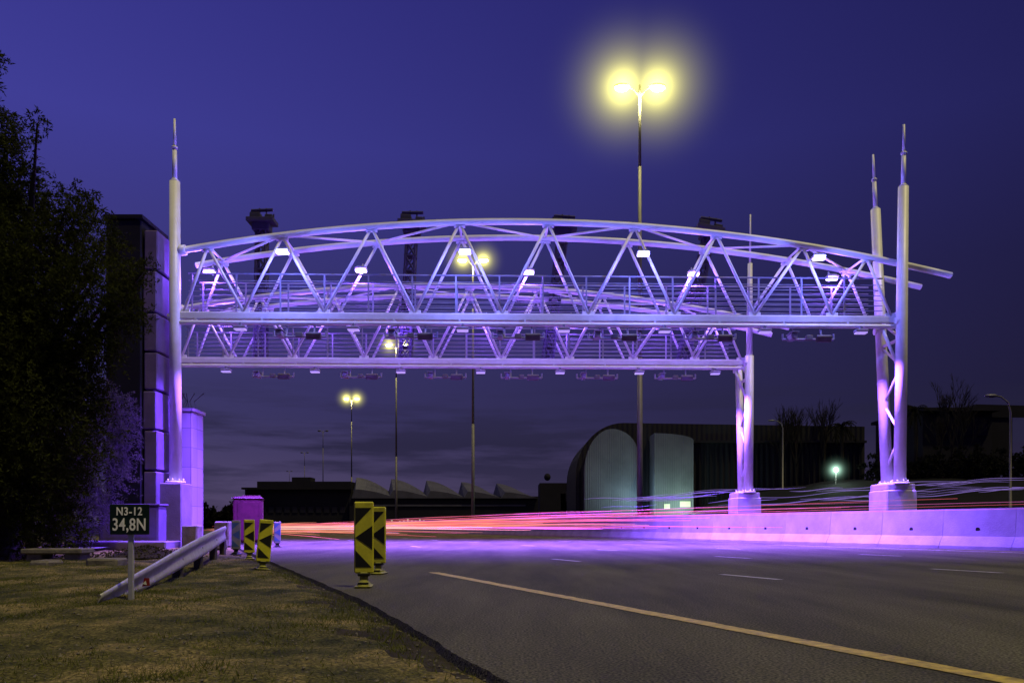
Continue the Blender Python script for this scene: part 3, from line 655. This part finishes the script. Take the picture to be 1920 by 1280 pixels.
# ---------------------------------------------------------------- delineators
M['yfoot']=mat('worn_yellow_rubber',(.34,.33,.04),.7,var=.75,scale=14)
def delineator(fg,bgm,label):
    d=empty('road_delineator',(0,0,0),label,'delineator','striped road delineator panels')
    W,H,z0=.095,.70,.135
    B().box((0,0,z0+H/2),(2*W,.03,H),bev=.012).obj('panel',M[bgm],d)
    b=B(); y=-.0185
    def poly(pts): 
        n=len(pts); b.add([(p[0],y,p[1]) for p in pts]+[(p[0],y+.004,p[1]) for p in pts],[tuple(range(n))]+[(i,n+i,n+(i+1)%n,(i+1)%n) for i in range(n)])
    w=W-.014; c=z0+H*.5
    poly([(w,c-.115),(w,c+.115),(-w,c)])
    poly([(-w,c+.125),(w*.9,c+.29),(-w,c+.29)])
    poly([(-w,c-.29),(w*.9,c-.29),(-w,c-.125)])
    b.obj('chevron_marking',M[fg],d)
    b=B().box((0,0,.09),(.08,.05,.12),bev=.012); b.box((0,0,.02),(.17,.34,.04),bev=.015,taper=.75); b.box((0,0,.05),(.11,.18,.04),bev=.012,taper=.8); b.obj('foot',M['yfoot' if bgm=='yellow' else 'black'],d)
    b=B().box((0,0,z0-.012),(.12,.075,.03),bev=.008); b.box((0,-.1,.045),(.1,.05,.012)); b.obj('clamp',M['black'],d)
    return d
d=delineator('black','yellow','yellow and black chevron delineator panel on rubber foot'); d.location=(-1.45,7.8,0); d.rotation_euler=(0,0,.12)
copy_thing(d,(-1.66,9.9,0),(0,0,-.1))
o=copy_thing(d,(-3.42,10.9,0),(0,.09,.5),'yellow and black chevron delineator panel, leaning and turned aside'); o.scale=(1,1,.82)
o=copy_thing(d,(-4.75,14.4,0),(0,.0,.35)); o.scale=(1,1,.85)
d2=delineator('blue','whited','blue and white striped delineator panel on black foot'); d2.location=(-5.75,16.6,0); d2.scale=(1,1,.85)
copy_thing(d2,(-6.6,22.4,0),(0,0,.5))
pc=empty('portable_toilet',(-8.7,26.3,0),'magenta plastic portable toilet cabin with rounded roof','portable toilet',rot=.25)
B().box((0,0,.75),(.9,.9,1.45),bev=.05).obj('cabin_wall',M['mag'],pc)
b=B().box((0,0,1.5),(.98,.98,.1),bev=.04,taper=.92); b.box((.1,0,1.56),(.6,.6,.05),bev=.02); b.obj('roof',M['mag'],pc)
B().box((.02,-.47,.75),(.66,.03,1.25),bev=.01).obj('door',M['mag'],pc)
b=B().box((0,0,.0),(1.0,1.0,.1),bev=.02); b.obj('skid_base',M['black'],pc)

# ---------------------------------------------------------------- light streaks
def streak(pts,r,m,label):
    n=len(pts); rr=[r*min(1,.25+4*min(i,n-1-i)/n) for i in range(n)]
    b=B().path(pts,r,n=6,rr=rr); o=b.obj('light_streak',M[m],smooth=True); o['label']=label; o['category']='light trail'; o['group']='light streaks of passing traffic'
for i in range(40):
    c=random.uniform(12.5,18.4); z=random.choice((.5,.58,.66,.74,.82,.9))+random.uniform(-.03,.03); y0_=random.uniform(19,40) if i>7 else random.uniform(12,18); y1=random.uniform(62,105); wv=random.uniform(0,6)
    if i<=7: z=random.uniform(.93,1.04)
    pts=[]
    for y in np.linspace(y0_,y1,40):
        bend=-.0022*max(0,y-45)**2*.35
        pts.append((c+SL*y+bend+.12*math.sin(y*.15+wv),y,z-.35*sm(30,100,y)+.012*math.sin(y*.5+wv)))
    streak(pts,random.uniform(.008,.034) if i>7 else random.uniform(.004,.009),random.choice(('trail_r','trail_r','trail_m','trail_o')) if i>7 else random.choice(('trail_m','trail_r')),'thin glowing red streak of tail light above the lane')
for i in range(36):
    c=random.uniform(4.5,13.5); z=random.uniform(.10,.8); y0_=random.uniform(24,46); y1=random.uniform(75,110); wv=random.uniform(0,6)
    pts=[(c+SL*y-.0022*max(0,y-45)**2*.35+.1*math.sin(y*.2+wv),y,z-.15*sm(40,100,y)) for y in np.linspace(y0_,y1,30)]
    streak(pts,random.uniform(.010,.030),random.choice(('trail_o','trail_r','trail_o','trail_r','trail_h')),'thin glowing orange streak of tail light above the lane')
for i in range(34):
    px0=random.uniform(1080,1840); ln=random.uniform(90,300); y=random.uniform(34,44); pyc=966-(px0-700)*.045+random.uniform(-14,12); wv=random.uniform(0,6)
    pts=[P(px0+ln*t, pyc-ln*t*.06+4*math.sin(t*ln*.022+wv)*math.sin(t*3.1),y-4*t) for t in np.linspace(0,1,40)]
    streak(pts,random.uniform(.006,.022),'trail_w','faint violet wavy streak of headlight beyond the barrier')

# ---------------------------------------------------------------- trees
def leafcloud(blobs,N,ls,lw,droop=.5,spr=18,ll=(.15,.38)):
    tot=sum(r**2.2 for *_,r in blobs); V=[]
    for (cx,cy,cz,r) in blobs:
        k=max(3,int(N*r**2.2/tot/spr))
        u=rng.normal(size=(k,3)); u/=np.linalg.norm(u,axis=1)[:,None]; rad=r*rng.random(k)**.42*(1+.12*rng.normal(size=k)); base=np.array((cx,cy,cz))+u*rad[:,None]
        dirn=u*.6+rng.normal(size=(k,3))*.5+np.array((0,0,-droop*.4)); dirn/=np.linalg.norm(dirn,axis=1)[:,None]
        L_=rng.uniform(ll[0],ll[1],k)*min(1,r+.3)
        for j in range(spr):
            t=(j+1)/spr; p=base+dirn*(L_*t)[:,None]+np.array((0,0,-1))*(droop*.25*t*t*L_)[:,None]+rng.normal(size=(k,3))*.02
            a=rng.normal(size=(k,3))+dirn*.8; a/=np.linalg.norm(a,axis=1)[:,None]; b_=np.cross(a,rng.normal(size=(k,3))); b_/=np.linalg.norm(b_,axis=1)[:,None]+1e-6
            s=ls*rng.uniform(.6,1.3,k)[:,None]; w_=lw*rng.uniform(.7,1.3,k)[:,None]
            V.append(np.stack([p,p+a*s*.5+b_*w_,p+a*s,p+a*s*.5-b_*w_],1))
    V=np.concatenate(V).reshape(-1,3); return V
def tree(name,base,blobs,N,ls,lw,m,label,tr=.2,cat='tree',**k):
    t=empty(name,base,label,cat)
    V=leafcloud(blobs,N,ls,lw,**k)-np.array(base); o=npmesh('crown',V,len(V)//4,4,m); o.parent=t
    b=B(); top=max(blobs,key=lambda q:q[2]); ax=Vector(base)
    def limb(p,q,r0,r1):
        mid=(Vector(p)+Vector(q))/2+Vector((random.uniform(-.2,.2),random.uniform(-.2,.2),.15)); b.path([Vector(p)-ax,mid-ax,Vector(q)-ax],r0,n=8,rr=[r0,(r0+r1)/2,r1])
    fork=Vector(base)+Vector((0,0,min(2.2,(top[2]-base[2])*.3))); b.path([(0,0,-.1),tuple((fork-ax)*.5+Vector((.05,0,0))),tuple(fork-ax)],tr,n=10,rr=[tr*1.3,tr,tr*.85])
    for q in blobs: limb(fork,(q[0],q[1],q[2]),tr*.45,.015)
    b.obj('trunk',M['bark'],t,True); return t
yT=14.5
bl=[]
for px,py,r in ((-12,95,22),(-35,160,30),(-40,250,60),(10,255,40),(70,232,16),(10,340,60),(60,325,18),(-60,400,110),(45,400,50),(20,500,100),(120,400,45),(150,372,28),(185,395,18),(110,470,75),(195,450,38),(170,540,70),(240,520,32),(272,505,16),(235,590,38),(-40,640,150),(80,640,105),(180,650,45),(30,780,140),(130,740,60),(-40,900,140),(70,880,85),(90,980,60),(10,1010,70),(40,700,90)):
    p=P(px,py,yT+random.uniform(-.8,.8)); bl.append((p.x,p.y,p.z,r/F*yT))
tree('pepper_tree',(-9.3,14.6,0),bl,230000,.08,.012,M['leaf'],'large dark leafy tree with drooping feathery foliage on the verge',.25)
yS=19.5; bl=[]
for px,py,r in ((200,800,55),(165,880,70),(215,765,32),(225,850,30),(120,820,70),(110,960,80),(60,900,90),(185,950,40),(180,750,40)):
    p=P(px,py,yS+random.uniform(-.6,.6)); bl.append((p.x,p.y,p.z,r/F*yS))
tree('roadside_shrub',(-11.2,19.6,0),bl,60000,.07,.012,M['leaf2'],'tall leafy shrub catching violet light by the tower',.1,'shrub')
def bare(base,H,label='bare leafless tree with fine upright twigs'):
    t=empty('bare_tree',base,label,'tree','bare trees near the warehouse'); b=B(); c=B()
    def br(p,d,l,r,lev,bb):
        q=p+d*l; bb.tube(p,q,r,r*.6,n=5,cap=False)
        if lev==0: return
        for i in range(3 if lev>1 else 4):
            nd=(d+Vector((random.gauss(0,.28),random.gauss(0,.28),random.uniform(0,.35)))).normalized()
            br(p+d*l*random.uniform(.5,1),nd,l*random.uniform(.55,.72),r*.6,lev-1,c)
    b.tube((0,0,-.2),(0,0,H*.35),H*.013,H*.01,n=7)
    for i in range(6): br(Vector((0,0,H*random.uniform(.2,.35))),Vector((random.gauss(0,.18),random.gauss(0,.18),1)).normalized(),H*.28,H*.007,4,c)
    b.obj('trunk',M['twig'],t); c.obj('crown',M['twig'],t)
for px,py,y in((1785,700,57),(1465,742,70.5),(1492,750,70.8),(1545,732,71),(1760,760,60),(1800,740,56)):
    x=(px-960)/F*y; z0=hz(x,y)-.1; bare((x,y,z0),P(px,py,y).z-z0)
def palm(px,py,y):
    x=(px-960)/F*y; z0=hz(x,y)-.1; H=P(px,py,y).z-z0-.6; t=empty('palm_tree',(x,y,z0),'small dark palm with arching fronds','palm','palms near the warehouse')
    B().path([(0,0,0),(.05,0,H*.5),(0,0,H)],.15,n=8).obj('trunk',M['twig'],t)
    b=B()
    for i in range(40):
        a=random.uniform(0,6.28); e_=random.uniform(-.3,1.2); L_=random.uniform(1.1,1.6); pv=Vector((0,0,H)); dx,dy=math.cos(a),math.sin(a)
        for k in range(7):
            t0=k/7; q=Vector((dx*L_*(t0+.14)*math.cos(e_*.6),dy*L_*(t0+.14)*math.cos(e_*.6),H+L_*(math.sin(e_)*(t0+.14)-.8*(t0+.14)**2)))
            s=Vector((-dy,dx,0))*.16*(1-t0*.6); dn=Vector((0,0,-.12)); b.add([pv,q,q+s+dn],[(0,1,2)]); b.add([pv,q-s+dn,q],[(0,1,2)]); pv=q
    b.obj('crown',M['far'],t)
palm(1578,785,69); palm(1716,752,58)
bl=[]
for i in range(30):
    px=1640+i*12; y=56+random.uniform(-2,2); x=(px-960)/F*y; r=random.uniform(.7,1.5); bl.append((x,y,hz(x,y)+r*.5,r))
V=leafcloud(bl,22000,.24,.06); npmesh('shrubbery',V,len(V)//4,4,M['far'],kind='stuff')
bl=[]
for i in range(60):
    y=random.uniform(150,240); px=random.choice((random.uniform(330,470),random.uniform(330,1100))); x=(px-960)/F*y; r=random.uniform(1.8,3.6); bl.append((x,y,r*.6,r))
V=leafcloud(bl,24000,.9,.25); npmesh('distant_wood',V,len(V)//4,4,M['far'],kind='stuff')

# ---------------------------------------------------------------- camera
cam=bpy.data.cameras.new('camera'); co=bpy.data.objects.new('camera',cam); COL.objects.link(co); co.location=(0,0,.6); co.rotation_euler=(math.pi/2,0,0)
cam.lens=28; cam.sensor_width=36; cam.shift_y=345/1920; cam.clip_start=.05; cam.clip_end=5000
S.camera=co
